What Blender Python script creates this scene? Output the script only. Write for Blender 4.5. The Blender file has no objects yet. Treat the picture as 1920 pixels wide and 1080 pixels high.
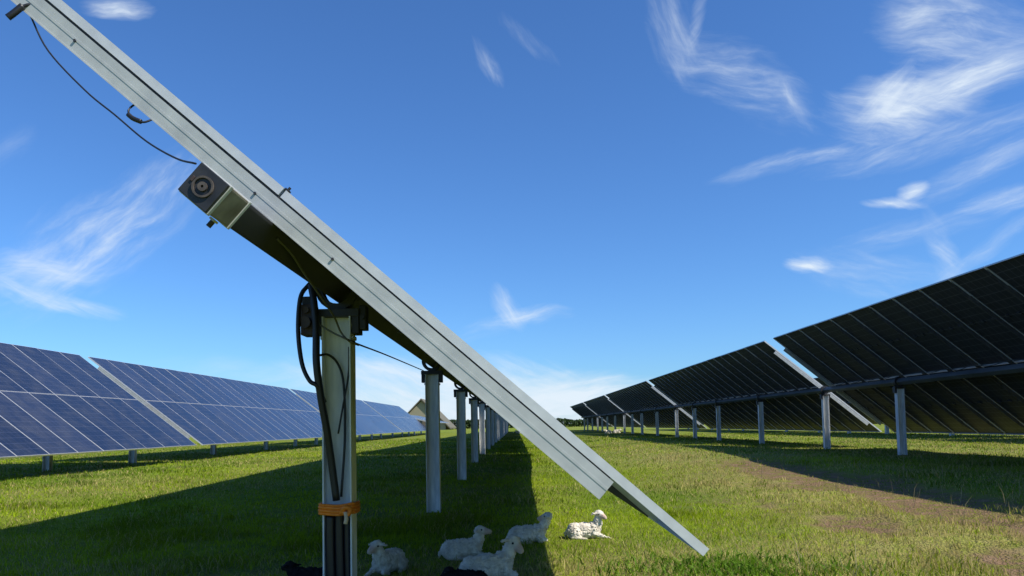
import bpy, bmesh, math, random
import numpy as np
from mathutils import Vector, Matrix, Euler

random.seed(7)
rng = np.random.default_rng(11)
scene = bpy.context.scene
COL = scene.collection
CAM_H = 1.05

# ------------------------------------------------------------------ helpers
def link(name, me, mats=(), parent=None):
    o = bpy.data.objects.new(name, me)
    COL.objects.link(o)
    if me is not None:
        for m in mats:
            me.materials.append(m)
    if parent is not None:
        o.parent = parent
    return o

def tag(o, label=None, cat=None, group=None, kind=None):
    if label: o['label'] = label
    if cat: o['category'] = cat
    if group: o['group'] = group
    if kind: o['kind'] = kind
    return o

def empty(name, loc):
    o = bpy.data.objects.new(name, None)
    o.empty_display_size = .2
    COL.objects.link(o)
    o.location = loc
    return o

def mesh_of(name, bm, smooth=False):
    me = bpy.data.meshes.new(name)
    bm.normal_update()
    bm.to_mesh(me)
    bm.free()
    if smooth:
        for p in me.polygons: p.use_smooth = True
    return me

def box(bm, x0, x1, y0, y1, z0, z1, mat=0, bevel=0.0, M=None):
    b = bmesh.new()
    bmesh.ops.create_cube(b, size=1.0)
    for v in b.verts:
        v.co = Vector(((x0 + x1) / 2 + v.co.x * (x1 - x0), (y0 + y1) / 2 + v.co.y * (y1 - y0), (z0 + z1) / 2 + v.co.z * (z1 - z0)))
    if bevel > 0:
        bmesh.ops.bevel(b, geom=b.edges[:], offset=bevel, segments=2, affect='EDGES', profile=.7)
    if M is not None:
        bmesh.ops.transform(b, matrix=M, verts=b.verts)
    for f in b.faces: f.material_index = mat
    merge(bm, b)

def merge(bm, b):
    t = bpy.data.meshes.new('tmp')
    b.to_mesh(t); b.free()
    n0 = len(bm.faces)
    mats = [p.material_index for p in t.polygons]
    bm.from_mesh(t)
    bpy.data.meshes.remove(t)

def profile(bm, pts, y0, y1, mat=0, M=None):
    """closed XZ outline extruded along Y"""
    b = bmesh.new()
    va = [b.verts.new((p[0], y0, p[1])) for p in pts]
    vb = [b.verts.new((p[0], y1, p[1])) for p in pts]
    n = len(pts)
    for i in range(n):
        j = (i + 1) % n
        b.faces.new((va[i], va[j], vb[j], vb[i]))
    b.faces.new(va[::-1]); b.faces.new(vb)
    bmesh.ops.recalc_face_normals(b, faces=b.faces[:])
    for f in b.faces: f.material_index = mat
    if M is not None: bmesh.ops.transform(b, matrix=M, verts=b.verts)
    merge(bm, b)

def cyl(bm, p0, p1, r0, r1=None, seg=16, mat=0, caps=True):
    p0, p1 = Vector(p0), Vector(p1)
    r1 = r0 if r1 is None else r1
    b = bmesh.new()
    d = p1 - p0
    bmesh.ops.create_cone(b, cap_ends=caps, segments=seg, radius1=r0, radius2=r1, depth=d.length)
    M = Matrix.Translation((p0 + p1) / 2) @ d.to_track_quat('Z', 'Y').to_matrix().to_4x4()
    bmesh.ops.transform(b, matrix=M, verts=b.verts)
    for f in b.faces: f.material_index = mat
    merge(bm, b)

def tube(bm, pts, r, seg=8, mat=0, sub=6):
    """smooth round cable through points (Catmull-Rom)"""
    P = [Vector(p) for p in pts]
    Q = [P[0] * 2 - P[1]] + P + [P[-1] * 2 - P[-2]]
    path = []
    for i in range(1, len(Q) - 2):
        for k in range(sub):
            t = k / sub
            a, b_, c, d = Q[i - 1], Q[i], Q[i + 1], Q[i + 2]
            path.append(0.5 * ((2 * b_) + (c - a) * t + (2 * a - 5 * b_ + 4 * c - d) * t * t + (3 * b_ - a - 3 * c + d) * t ** 3))
    path.append(P[-1])
    rings = []
    up = Vector((.31, .52, .79)).normalized()
    for i, p in enumerate(path):
        d = (path[min(i + 1, len(path) - 1)] - path[max(i - 1, 0)]).normalized()
        s = d.cross(up).normalized(); u = s.cross(d).normalized()
        rings.append([bm.verts.new(p + (s * math.cos(2 * math.pi * k / seg) + u * math.sin(2 * math.pi * k / seg)) * r) for k in range(seg)])
    for a, b_ in zip(rings, rings[1:]):
        for k in range(seg):
            f = bm.faces.new((a[k], a[(k + 1) % seg], b_[(k + 1) % seg], b_[k])); f.material_index = mat; f.smooth = True
    for r_ in (rings[0][::-1], rings[-1]):
        f = bm.faces.new(r_); f.material_index = mat

# ---- value noise in numpy
_T = rng.random((256, 256))
def vnoise(x, y):
    x = np.asarray(x, float); y = np.asarray(y, float)
    xi = np.floor(x).astype(int); yi = np.floor(y).astype(int)
    fx = x - xi; fy = y - yi
    fx = fx * fx * (3 - 2 * fx); fy = fy * fy * (3 - 2 * fy)
    g = lambda a, b: _T[a % 256, b % 256]
    return (g(xi, yi) * (1 - fx) + g(xi + 1, yi) * fx) * (1 - fy) + (g(xi, yi + 1) * (1 - fx) + g(xi + 1, yi + 1) * fx) * fy
def fbm(x, y, o=4):
    s = 0; a = .5; t = 0
    for i in range(o):
        s = s + a * vnoise(x * 2 ** i + 17.3 * i, y * 2 ** i + 5.1 * i); t += a; a *= .5
    return s / t
def sstep(a, b, x):
    t = np.clip((x - a) / (b - a), 0, 1)
    return t * t * (3 - 2 * t)

def gz(x, y):
    """ground height: a shallow dip round the near posts, level field beyond"""
    x = np.asarray(x, float); y = np.asarray(y, float)
    r = np.hypot(x * 1.5, (y - 6))
    h = .18 * sstep(5, 17, r)
    h = h + .15 * sstep(2.2, 4.8, x) * (1 - sstep(5.6, 8.2, x)) * sstep(1, 6, y) * (1 - sstep(30, 70, y))   # low crown along the wheel tracks
    amp = np.exp(-np.hypot(x, y) / 60)
    h = h + amp * (.05 * (fbm(x * .45, y * .45, 3) - .5) + .03 * (fbm(x * 2.1 + 9, y * 2.1, 2) - .5))
    return h
def gzf(x, y): return float(gz(x, y))

def mud(x, y):
    """bare wheel tracks between the middle and right rows"""
    w = .55 * (fbm(y * .25, x * 0 + 3.3, 2) - .5)
    t1 = np.exp(-((x - 4.6 - w) / .85) ** 2) * sstep(3, 5, y) * (1 - sstep(11.5, 21, y))
    t2 = np.exp(-((x - 3.2 - w) / .5) ** 2) * sstep(2, 4, y) * (1 - sstep(6.8, 9.8, y)) * 1.2
    m = np.maximum(t1, t2) * 1.25 * (-.55 + 3.0 * fbm(x * 1.7 + 4, y * .8, 5))
    n2 = fbm(x * .8 + 31, y * .8 + 7, 4)
    p = sstep(.55, .68, n2) * .5 * sstep(1.2, 3, x) * (1 - sstep(20, 40, y))
    s3 = np.exp(-((x + 2.15) / .28) ** 2 - ((y - 5.75) / .22) ** 2) * sstep(.4, .6, fbm(x * 5, y * 5 + 3, 3)) + np.exp(-((x - 2.7) / .8) ** 2 - ((y - 9.4) / .7) ** 2) * sstep(.48, .62, fbm(x * 3, y * 2 + 13, 3))
    return np.clip(np.maximum(np.maximum(sstep(.46, .80, m), p * .6), s3 * .8), 0, 1)
def dry(x, y):
    """how strawy the grass is"""
    n = fbm(x * .55 + 3, y * .55 + 8, 4)
    base = .18 + .38 * sstep(.8, 4.0, x) * (1 - .5 * sstep(12, 40, y))
    near = np.exp(-((x - .8) / 1.1) ** 2 - ((y - 5.9) / .75) ** 2) * .5
    near2 = np.exp(-((x - 2.6) / 1.6) ** 2 - ((y - 6.0) / 1.3) ** 2) * .35
    left = .14 * sstep(-3, -7, x)
    left = left + .45 * np.exp(-((x + 2.8) / 1.6) ** 2 - ((y - 5.7) / .8) ** 2) * sstep(.35, .6, fbm(x * 1.3, y * 1.3 + 50, 3)) + .3 * np.exp(-((x + .3) / .8) ** 2 - ((y - 5.5) / .6) ** 2)
    edge = .45 * np.exp(-((x - 3.6) / .8) ** 2) * sstep(5, 7, y) * (1 - sstep(17, 26, y))
    return np.clip(base + near + near2 + left + edge + .9 * (n - .5), 0, 1)

# ------------------------------------------------------------------ materials
def mat(name):
    m = bpy.data.materials.new(name); m.use_nodes = True
    nt = m.node_tree
    return m, nt, nt.nodes['Principled BSDF']

def N(nt, t, **kw):
    n = nt.nodes.new(t)
    for k, v in kw.items(): setattr(n, k, v)
    return n

def metal(name, c1, c2, metallic=.4, rough=.5, scale=9, streak=None, bump=.02):
    m, nt, p = mat(name)
    tc = N(nt, 'ShaderNodeTexCoord')
    mp = N(nt, 'ShaderNodeMapping')
    if streak: mp.inputs['Scale'].default_value = streak
    nz = N(nt, 'ShaderNodeTexNoise'); nz.inputs['Scale'].default_value = scale; nz.inputs['Detail'].default_value = 6
    cr = N(nt, 'ShaderNodeValToRGB')
    cr.color_ramp.elements[0].position = .3; cr.color_ramp.elements[0].color = (*c1, 1)
    cr.color_ramp.elements[1].position = .7; cr.color_ramp.elements[1].color = (*c2, 1)
    nt.links.new(tc.outputs['Object'], mp.inputs['Vector']); nt.links.new(mp.outputs[0], nz.inputs['Vector'])
    nt.links.new(nz.outputs['Fac'], cr.inputs['Fac']); nt.links.new(cr.outputs['Color'], p.inputs['Base Color'])
    mr = N(nt, 'ShaderNodeMapRange'); mr.inputs['To Min'].default_value = rough - .1; mr.inputs['To Max'].default_value = rough + .12
    nt.links.new(nz.outputs['Fac'], mr.inputs['Value']); nt.links.new(mr.outputs[0], p.inputs['Roughness'])
    bp = N(nt, 'ShaderNodeBump'); bp.inputs['Strength'].default_value = .25; bp.inputs['Distance'].default_value = bump
    nt.links.new(nz.outputs['Fac'], bp.inputs['Height']); nt.links.new(bp.outputs[0], p.inputs['Normal'])
    p.inputs['Metallic'].default_value = metallic
    return m

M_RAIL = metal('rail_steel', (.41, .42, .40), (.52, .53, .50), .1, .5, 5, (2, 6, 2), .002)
M_ALU = metal('frame_aluminium', (.56, .56, .55), (.68, .68, .66), .2, .42, 14, None, .001)
M_POST = metal('galvanised_post', (.52, .54, .55), (.88, .88, .87), .0, .5, 16, (1, 1, .18), .003)
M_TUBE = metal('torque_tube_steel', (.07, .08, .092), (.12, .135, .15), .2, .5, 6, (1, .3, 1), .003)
M_TUBE_SHADED = metal('torque_tube_shaded', (.010, .010, .012), (.022, .022, .024), 0, .6, 6, (1, .3, 1), .003)  # tube steel again, with the shade under the near panels put into its colour
M_COLLAR = metal('weathered_collar', (.13, .11, .075), (.26, .24, .18), .2, .6, 12, None, .004)
M_DARK = metal('dark_housing', (.016, .017, .02), (.04, .04, .045), .1, .55, 14, None, .003)
M_RUST = metal('brown_cast_cap', (.05, .04, .034), (.13, .105, .085), .1, .6, 26, None, .004)
M_MOTOR = metal('motor_case', (.035, .02, .016), (.08, .05, .04), .1, .55, 14, None, .003)

def rubber(name, c, rough=.45):
    m, nt, p = mat(name)
    tc = N(nt, 'ShaderNodeTexCoord'); nz = N(nt, 'ShaderNodeTexNoise'); nz.inputs['Scale'].default_value = 20
    mx = N(nt, 'ShaderNodeMix', data_type='RGBA')
    mx.inputs[6].default_value = (*[v * .75 for v in c], 1); mx.inputs[7].default_value = (*[min(1, v * 1.3) for v in c], 1)
    nt.links.new(tc.outputs['Object'], nz.inputs['Vector']); nt.links.new(nz.outputs['Fac'], mx.inputs[0])
    nt.links.new(mx.outputs[2], p.inputs['Base Color']); p.inputs['Roughness'].default_value = rough
    return m
M_CABLE = rubber('black_cable', (.012, .012, .015))
M_CONDUIT = rubber('black_conduit', (.014, .014, .02), .35)
M_WIRE = rubber('grey_wire', (.10, .095, .07), .5)
M_ORANGE = rubber('orange_strap', (.85, .215, .012), .6)
M_PALEROPE = rubber('pale_rope_end', (.6, .45, .3), .8)

def make_glass():
    m, nt, p = mat('solar_cells')
    tc = N(nt, 'ShaderNodeTexCoord'); sep = N(nt, 'ShaderNodeSeparateXYZ')
    nt.links.new(tc.outputs['Object'], sep.inputs[0])
    def lines(sock, pitch, w):
        a = N(nt, 'ShaderNodeMath', operation='DIVIDE'); nt.links.new(sock, a.inputs[0]); a.inputs[1].default_value = pitch
        b = N(nt, 'ShaderNodeMath', operation='FRACT'); nt.links.new(a.outputs[0], b.inputs[0])
        c = N(nt, 'ShaderNodeMath', operation='SUBTRACT'); nt.links.new(b.outputs[0], c.inputs[0]); c.inputs[1].default_value = .5
        d = N(nt, 'ShaderNodeMath', operation='ABSOLUTE'); nt.links.new(c.outputs[0], d.inputs[0])
        e = N(nt, 'ShaderNodeMath', operation='GREATER_THAN'); nt.links.new(d.outputs[0], e.inputs[0]); e.inputs[1].default_value = .5 - w / pitch / 2
        return e.outputs[0]
    l1 = lines(sep.outputs['X'], .1775, .005); l2 = lines(sep.outputs['Y'], .161, .004); l3 = lines(sep.outputs['Y'], .0268, .0012)
    mx = N(nt, 'ShaderNodeMath', operation='MAXIMUM'); nt.links.new(l1, mx.inputs[0]); nt.links.new(l2, mx.inputs[1])
    s3 = N(nt, 'ShaderNodeMath', operation='MULTIPLY'); nt.links.new(l3, s3.inputs[0]); s3.inputs[1].default_value = .4
    m2 = N(nt, 'ShaderNodeMath', operation='MAXIMUM'); nt.links.new(mx.outputs[0], m2.inputs[0]); nt.links.new(s3.outputs[0], m2.inputs[1])
    oi = N(nt, 'ShaderNodeObjectInfo')
    hs = N(nt, 'ShaderNodeMix', data_type='RGBA')
    hs.inputs[6].default_value = (.010, .015, .034, 1); hs.inputs[7].default_value = (.024, .030, .056, 1)
    nt.links.new(oi.outputs['Random'], hs.inputs[0])
    c = N(nt, 'ShaderNodeMix', data_type='RGBA')
    nt.links.new(m2.outputs[0], c.inputs[0]); nt.links.new(hs.outputs[2], c.inputs[6]); c.inputs[7].default_value = (.07, .08, .13, 1)
    nz = N(nt, 'ShaderNodeTexNoise'); nz.inputs['Scale'].default_value = 3
    off = N(nt, 'ShaderNodeVectorMath', operation='ADD'); nt.links.new(tc.outputs['Object'], off.inputs[0])
    sc = N(nt, 'ShaderNodeMath', operation='MULTIPLY'); nt.links.new(oi.outputs['Random'], sc.inputs[0]); sc.inputs[1].default_value = 50
    nt.links.new(sc.outputs[0], off.inputs[1]); nt.links.new(off.outputs[0], nz.inputs['Vector'])
    du = N(nt, 'ShaderNodeMapRange'); du.inputs['From Min'].default_value = .42; du.inputs['From Max'].default_value = .8; du.inputs['To Max'].default_value = .16
    nt.links.new(nz.outputs['Fac'], du.inputs['Value'])
    dm = N(nt, 'ShaderNodeMix', data_type='RGBA'); nt.links.new(du.outputs[0], dm.inputs[0]); nt.links.new(c.outputs[2], dm.inputs[6]); dm.inputs[7].default_value = (.20, .19, .17, 1)
    nt.links.new(dm.outputs[2], p.inputs['Base Color'])
    nz.inputs['Detail'].default_value = 6
    mr = N(nt, 'ShaderNodeMapRange'); mr.inputs['To Min'].default_value = .10; mr.inputs['To Max'].default_value = .36
    nt.links.new(nz.outputs['Fac'], mr.inputs['Value']); nt.links.new(mr.outputs[0], p.inputs['Roughness'])
    p.inputs['IOR'].default_value = 1.45
    return m
M_GLASS = make_glass()

def make_back():
    m, nt, p = mat('dark_backsheet')
    tc = N(nt, 'ShaderNodeTexCoord'); nz = N(nt, 'ShaderNodeTexNoise'); nz.inputs['Scale'].default_value = 4; nz.inputs['Detail'].default_value = 5
    cr = N(nt, 'ShaderNodeValToRGB'); cr.color_ramp.elements[0].color = (.022, .024, .031, 1); cr.color_ramp.elements[1].color = (.046, .048, .056, 1)
    nt.links.new(tc.outputs['Object'], nz.inputs['Vector']); nt.links.new(nz.outputs['Fac'], cr.inputs['Fac']); sep = N(nt, 'ShaderNodeSeparateXYZ'); nt.links.new(tc.outputs['Object'], sep.inputs[0])
    g = []
    for ax, pitch, wd in (('X', .1775, .010), ('Y', .161, .009)):
        a = N(nt, 'ShaderNodeMath', operation='PINGPONG'); nt.links.new(sep.outputs[ax], a.inputs[0]); a.inputs[1].default_value = pitch / 2
        b = N(nt, 'ShaderNodeMath', operation='LESS_THAN'); nt.links.new(a.outputs[0], b.inputs[0]); b.inputs[1].default_value = wd / 2
        g.append(b.outputs[0])
    mxm = N(nt, 'ShaderNodeMath', operation='MAXIMUM'); nt.links.new(g[0], mxm.inputs[0]); nt.links.new(g[1], mxm.inputs[1])
    gl = N(nt, 'ShaderNodeMix', data_type='RGBA'); nt.links.new(mxm.outputs[0], gl.inputs[0]); nt.links.new(cr.outputs[0], gl.inputs[6]); gl.inputs[7].default_value = (.12, .125, .14, 1)
    nt.links.new(gl.outputs[2], p.inputs['Base Color'])
    p.inputs['Roughness'].default_value = .5; p.inputs['Specular IOR Level'].default_value = .25
    return m
M_BACK = make_back()
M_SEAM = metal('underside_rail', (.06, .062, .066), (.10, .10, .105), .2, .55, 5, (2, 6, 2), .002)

# ------------------------------------------------------------------ tracker tables
CH = 2.185           # half chord
MP = 1.01           # module pitch along the row
NM = 20
TL = NM * MP        # 20.2 m
MU = CH - .006      # module length
TOPN = .19          # glass above the tube axis
FR = .036

def module_meshes():
    # local: u = X, y = Y, n = Z ; origin at module centre, top glass at z=0
    w = MP - .007; a = MU / 2; b = w / 2
    bm = bmesh.new()
    box(bm, -a + .006, a - .006, -b + .006, b - .006, -.007, -.0015, 0)
    for f in bm.faces:
        f.material_index = 0 if f.normal.z > .5 else 1
    # junction boxes on the back
    for k in (-.3, 0, .3):
        box(bm, -.03, .03, k - .045, k + .045, -.026, -.0075, 1, .004)
    core = mesh_of('solar_module', bm)
    for m in (M_GLASS, M_BACK): core.materials.append(m)
    bm = bmesh.new()
    t = .006
    for s in (-1, 1):
        box(bm, s * a - (t if s > 0 else 0), s * a + (t if s < 0 else 0), -b, b, -FR, 0, 0)
        box(bm, -a + t, a - t, s * b - (t if s > 0 else 0), s * b + (t if s < 0 else 0), -FR, 0, 0)
    fr = mesh_of('module_frame', bm)
    fr.materials.append(M_ALU)
    return core, fr
MOD_ME, FRAME_ME = module_meshes()

def rail_mesh():
    # long channel across the chord: web faces -Y, lips, a rolled swage and bolt heads
    L = 1.74
    bm = bmesh.new()
    zt, zb = TOPN - FR - .008, TOPN - FR - .008 - .088
    box(bm, -L, L, 0, .0035, zb, zt, 0)
    box(bm, -L, L, .0035, .040, zt - .0035, zt, 0)
    box(bm, -L, L, .0035, .040, zb, zb + .0035, 0)
    box(bm, -L, L, .0365, .040, zb + .0035, zb + .014, 0)
    profile(bm, [(-L, zt - .034), (L, zt - .034), (L, zt - .044), (-L, zt - .044)], -.0014, -.0001, 0)
    box(bm, -L, L, -.0022, -.0002, zb, zb + .005, 0)
    for u in (-1.05, -.08, .33):
        cyl(bm, (u, -.007, zb + .043), (u, -.0002, zb + .043), .006, seg=6, mat=1)
    # dark clamp strip between rail and module frames
    box(bm, -L + .02, L - .02, .008, .034, zt + .0005, TOPN - FR - .0005, 1)
    me = mesh_of('rail', bm)
    for m in (M_RAIL, M_DARK): me.materials.append(m)
    return me
RAIL_ME = rail_mesh()
def inner_rail_mesh():
    # slim channel that tapers away towards the module ends
    L, E = 1.72, 2.13
    bm = bmesh.new()
    zt, zb = TOPN - FR - .001, TOPN - FR - .055
    out = [(-E, zt), (-E, zt - .006), (-L, zb), (L, zb), (E, zt - .006), (E, zt)]
    for s in (-1, 1):
        profile(bm, out, s * .0125 - .0015, s * .0125 + .0015)
        box(bm, -L, L, s * .0225 - .0082, s * .0225 + .0082, zt - .003, zt, 0)
    box(bm, -L, L, -.0109, .0109, zb + .0002, zb + .0035, 0)
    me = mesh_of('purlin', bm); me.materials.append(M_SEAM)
    return me
PURLIN_ME = inner_rail_mesh()

def square_tube_mesh(y0, y1, name='torque_tube', material=None):
    bm = bmesh.new()
    box(bm, -.058, .058, y0, y1, -.058, .058, 0, .012)
    me = mesh_of(name, bm); me.materials.append(material or M_TUBE)
    return me
TUBE_ME = square_tube_mesh(-.79, TL)

def post_mesh(z0, z1):
    """I-section: flanges left and right, web facing along the row"""
    bm = bmesh.new()
    w, d, t = .083, .07, .0085
    pts = []
    for (x0, x1, y0, y1) in ((-w, -w + t, -d, d), (w - t, w, -d, d), (-w + t, w - t, -.004, .004)):
        box(bm, x0, x1, y0, y1, z0, z1, 0)
    for z in (z1 - .05, z1 - .12):          # bolt heads through the flanges
        for s in (-1, 1):
            for y in (-.04, .04):
                cyl(bm, (s * (w + .0001), y, z), (s * (w + .012), y, z), .012, seg=6)
    me = mesh_of('post', bm); me.materials.append(M_POST)
    return me

def bearing_mesh():
    """saddle plates on the post head and a ring round the tube; origin at the tube axis"""
    bm = bmesh.new()
    for s in (-1, 1):
        box(bm, s * .108 - .021, s * .108 + .021, -.06, .06, -.265, -.135, 0, .004)
    box(bm, -.132, .132, -.07, .07, -.165, -.12, 0, .004)
    # ring
    seg = 24; ro, ri = .125, .086
    b = bmesh.new()
    R = {}
    for i in range(seg):
        a = 2 * math.pi * i / seg
        for k, r in (('o', ro), ('i', ri)):
            for j, y in ((0, -.045), (1, .045)):
                R[i, k, j] = b.verts.new((r * math.cos(a), y, r * math.sin(a)))
    for i in range(seg):
        j = (i + 1) % seg
        b.faces.new((R[i, 'o', 0], R[j, 'o', 0], R[j, 'o', 1], R[i, 'o', 1]))
        b.faces.new((R[i, 'i', 0], R[i, 'i', 1], R[j, 'i', 1], R[j, 'i', 0]))
        b.faces.new((R[i, 'o', 0], R[i, 'i', 0], R[j, 'i', 0], R[j, 'o', 0]))
        b.faces.new((R[i, 'o', 1], R[j, 'o', 1], R[j, 'i', 1], R[i, 'i', 1]))
    bmesh.ops.recalc_face_normals(b, faces=b.faces[:])
    merge(bm, b)
    me = mesh_of('bearing', bm); me.materials.append(M_DARK)
    return me
BEARING_ME = bearing_mesh()
def cable_mesh():
    bm = bmesh.new()
    r = random.Random(5)
    for u, n in ((-.13, .10), (.16, .10)):
        pts = [(u, .35, n)]
        y = .35
        while y < TL - .9:
            st = r.uniform(.8, 1.25)
            pts += [(u + r.uniform(-.02, .02), y + st * .5, n - r.uniform(.03, .10)), (u, y + st, n)]
            y += st
        tube(bm, pts, .008, 6, 0, 4)
    me = mesh_of('string_cable', bm); me.materials.append(M_CABLE)
    return me
CABLE_ME = cable_mesh()
_posts = {}

def make_table(X, y0, tube_z, tilt, post_y, label, group, tube_me=None, simple=False):
    g = gzf(X, y0 + TL / 2)
    root = empty('solar_table', (X, y0, g))
    tag(root, label, 'solar table', group)
    zt = tube_z - g
    t = math.radians(tilt)
    R = Euler((0, t, 0))
    Rm = R.to_matrix()
    if simple:
        me = FAR_ME
        o = link('module_bank', me, (), root); o.location = (0, 0, zt); o.rotation_euler = R
    else:
        for i in range(NM):
            for s in (-1, 1):
                o = link('solar_module', MOD_ME, (), root)
                o.location = Vector((0, 0, zt)) + Rm @ Vector((s * (MU / 2 + .006), (i + .5) * MP, TOPN)); o.rotation_euler = Euler((rng.normal(0, .0022), t + rng.normal(0, .0022), 0))
                f = link('frame', FRAME_ME, (), o)
        for i in range(NM + 1):
            if i in (0, NM):
                o = link('end_rail', RAIL_ME, (), root)
                y = .004 if i == 0 else TL - .008
                if i == NM:
                    o.location = (0, y, zt); o.rotation_euler = R; o.scale = (1, -1, 1)
                else:
                    o.location = (0, y, zt); o.rotation_euler = R
            else:
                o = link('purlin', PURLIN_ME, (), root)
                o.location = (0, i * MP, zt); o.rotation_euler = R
    if not simple:
        o = link('string_cable', CABLE_ME, (), root); o.location = (0, 0, zt); o.rotation_euler = R
    o = link('torque_tube', tube_me or TUBE_ME, (), root); o.location = (0, 0, zt); o.rotation_euler = R
    for py in post_y:
        gp = gzf(X, y0 + py)
        h = round(tube_z - .15 - gp, 2)
        key = h
        if key not in _posts: _posts[key] = post_mesh(-h - .25, 0)
        o = link('post', _posts[key], (), root); o.location = (0, py, zt - .165)
        b = link('bearing', BEARING_ME, (), root); b.location = (0, py, zt)
    return root

def far_mesh():
    bm = bmesh.new()
    for i in range(NM):
        for s in (-1, 1):
            c = s * (MU / 2 + .006); y = (i + .5) * MP
            a = MU / 2; b_ = (MP - .014) / 2
            box(bm, c - a, c + a, y - b_, y + b_, TOPN - FR, TOPN, 1)
    for f in bm.faces:
        f.material_index = 0 if f.normal.z > .5 else (1 if f.normal.z < -.5 else 2)
    L = 1.74
    for i in range(NM + 1):
        y = min(max(i * MP, .03), TL - .03)
        box(bm, -L, L, y - .02, y + .02, TOPN - FR - .07, TOPN - FR - .001, 2)
    me = mesh_of('module_bank', bm)
    for m in (M_GLASS, M_BACK, M_ALU): me.materials.append(m)
    return me
FAR_ME = far_mesh()

PERIOD = 21.0
POSTS = [-.4, 5.6, 11.6, 16.2]
# middle row (the big near table first)
CX = -1.025; CZ = 1.862; TILT = 41.4
near_tube = square_tube_mesh(-.50 + .2, TL, 'torque_tube', M_TUBE_SHADED)
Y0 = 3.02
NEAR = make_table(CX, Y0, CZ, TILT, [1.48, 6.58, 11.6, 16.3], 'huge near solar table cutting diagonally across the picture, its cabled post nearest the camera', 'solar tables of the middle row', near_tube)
ords = ['second', 'third', 'fourth', 'fifth']
for k in range(1, 5):
    make_table(CX, Y0 + 20.45 * k, CZ + .03, TILT, [0.2, 5.2, 10.2, 15.6], '%s solar table from the camera in the middle row, on grey posts beyond the lambs' % ords[k - 1], 'solar tables of the middle row')
lab_r = ['dark underside solar table at the right edge, nearest of the row beyond the muddy track',
         'dark solar table of the right row between its two widest white gaps',
         'right row solar table just beyond the second white gap, above two white sheep',
         'fourth solar table along the right row, a short dark wedge before the far end',
         'last and smallest solar table at the far end of the right row']
for k in range(5):
    make_table(9.08, 2.1 + PERIOD * k, 1.89, 39.5, POSTS if k else [-.4, 5.6, 10.6, 16.2], lab_r[k], 'solar tables of the right row')
lab_l = ['blue fronted solar table cut by the left edge, nearest in the left row',
         'long blue solar table of the left row between its two pale gaps',
         'blue solar table of the left row half hidden behind the cabled front post',
         'pale blue solar table of the left row showing between the first and second middle posts']
for k in range(4):
    make_table(-11.1, 2.25 + 20.68 * k, 1.85, 38, [p - .1 for p in POSTS], lab_l[k], 'solar tables of the left row')
make_table(-11.1, 2.25 + 20.68 * 4 + .3, 1.85, 14, POSTS, 'pale solar table tilted nearly flat at the far end of the left row', 'solar tables of the left row')
lab_o = ['first', 'second', 'third', 'fourth']
for k in range(4):
    make_table(19.4, 8.0 + PERIOD * k, 1.95, 39.5, POSTS, '%s dark table of the outer row glimpsed behind and beneath the right row' % lab_o[k], 'solar tables of the outer row', simple=True)

# ---- the near table's own extra parts (children of NEAR; local = world - root location)
OFF = NEAR.location.copy()
def near_part(name, bm, mats, smooth=False, parent=None):
    me = mesh_of(name, bm, smooth)
    for m in mats: me.materials.append(m)
    o = link(name, me, (), parent or NEAR)
    return o
def W(p): return Vector(p) - OFF
TM = Matrix.Translation(W((CX, 0, CZ))) @ Euler((0, math.radians(TILT), 0)).to_matrix().to_4x4()
# tube end: weathered coupling collar and a capped end with a round boss
bm = bmesh.new()
box(bm, -.060, .060, 2.56, 2.735, -.060, .060, 0, .008, TM)
box(bm, -.064, .064, 2.545, 2.565, -.064, .064, 1, .004, TM)
box(bm, -.064, .064, 2.728, 2.746, -.064, .064, 1, .004, TM)
near_part('coupling_collar', bm, (M_COLLAR, M_RAIL))
bm = bmesh.new()
box(bm, -.061, .061, 2.528, 2.544, -.061, .061, 0, .004, TM)
def ring(bm, y0, y1, ro, ri, mat=0, seg=28):
    b = bmesh.new(); R = {}
    for i in range(seg):
        a = 2 * math.pi * i / seg
        for k, r in ((0, ro), (1, ri)):
            for j, y in ((0, y0), (1, y1)):
                R[i, k, j] = b.verts.new((r * math.cos(a), y, r * math.sin(a)))
    for i in range(seg):
        j = (i + 1) % seg
        b.faces.new((R[i, 0, 0], R[j, 0, 0], R[j, 0, 1], R[i, 0, 1])); b.faces.new((R[i, 1, 0], R[i, 1, 1], R[j, 1, 1], R[j, 1, 0]))
        b.faces.new((R[i, 0, 0], R[i, 1, 0], R[j, 1, 0], R[j, 0, 0])); b.faces.new((R[i, 0, 1], R[j, 0, 1], R[j, 1, 1], R[i, 1, 1]))
    bmesh.ops.recalc_face_normals(b, faces=b.faces[:])
    for f in b.faces: f.material_index = mat
    bmesh.ops.transform(b, matrix=TM, verts=b.verts); merge(bm, b)
ring(bm, 2.521, 2.5275, .037, .030, 1)
ring(bm, 2.519, 2.5275, .016, .005, 1)
box(bm, -.050, -.040, 2.524, 2.5275, -.010, .010, 2, .002, TM)
near_part('end_cap', bm, (M_DARK, M_RUST, M_MOTOR))
bm = bmesh.new()
cyl(bm, TM @ Vector((.02, 2.70, -.0665)), TM @ Vector((.02, 2.70, -.10)), .010, seg=8)
cyl(bm, TM @ Vector((.02, 2.70, -.0665)), TM @ Vector((.02, 2.70, -.074)), .019, seg=6, mat=1)
near_part('hanging_bolt', bm, (M_DARK, M_RAIL))
# mid clamp on top edge
bm = bmesh.new()
box(bm, -.006, .012, 3.03, 3.06, .1905, .199, 0, .002, TM)
cyl(bm, TM @ Vector((.003, 3.045, .1995)), TM @ Vector((.003, 3.045, .210)), .006, seg=6)
near_part('mid_clamp', bm, (M_DARK,))
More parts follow.
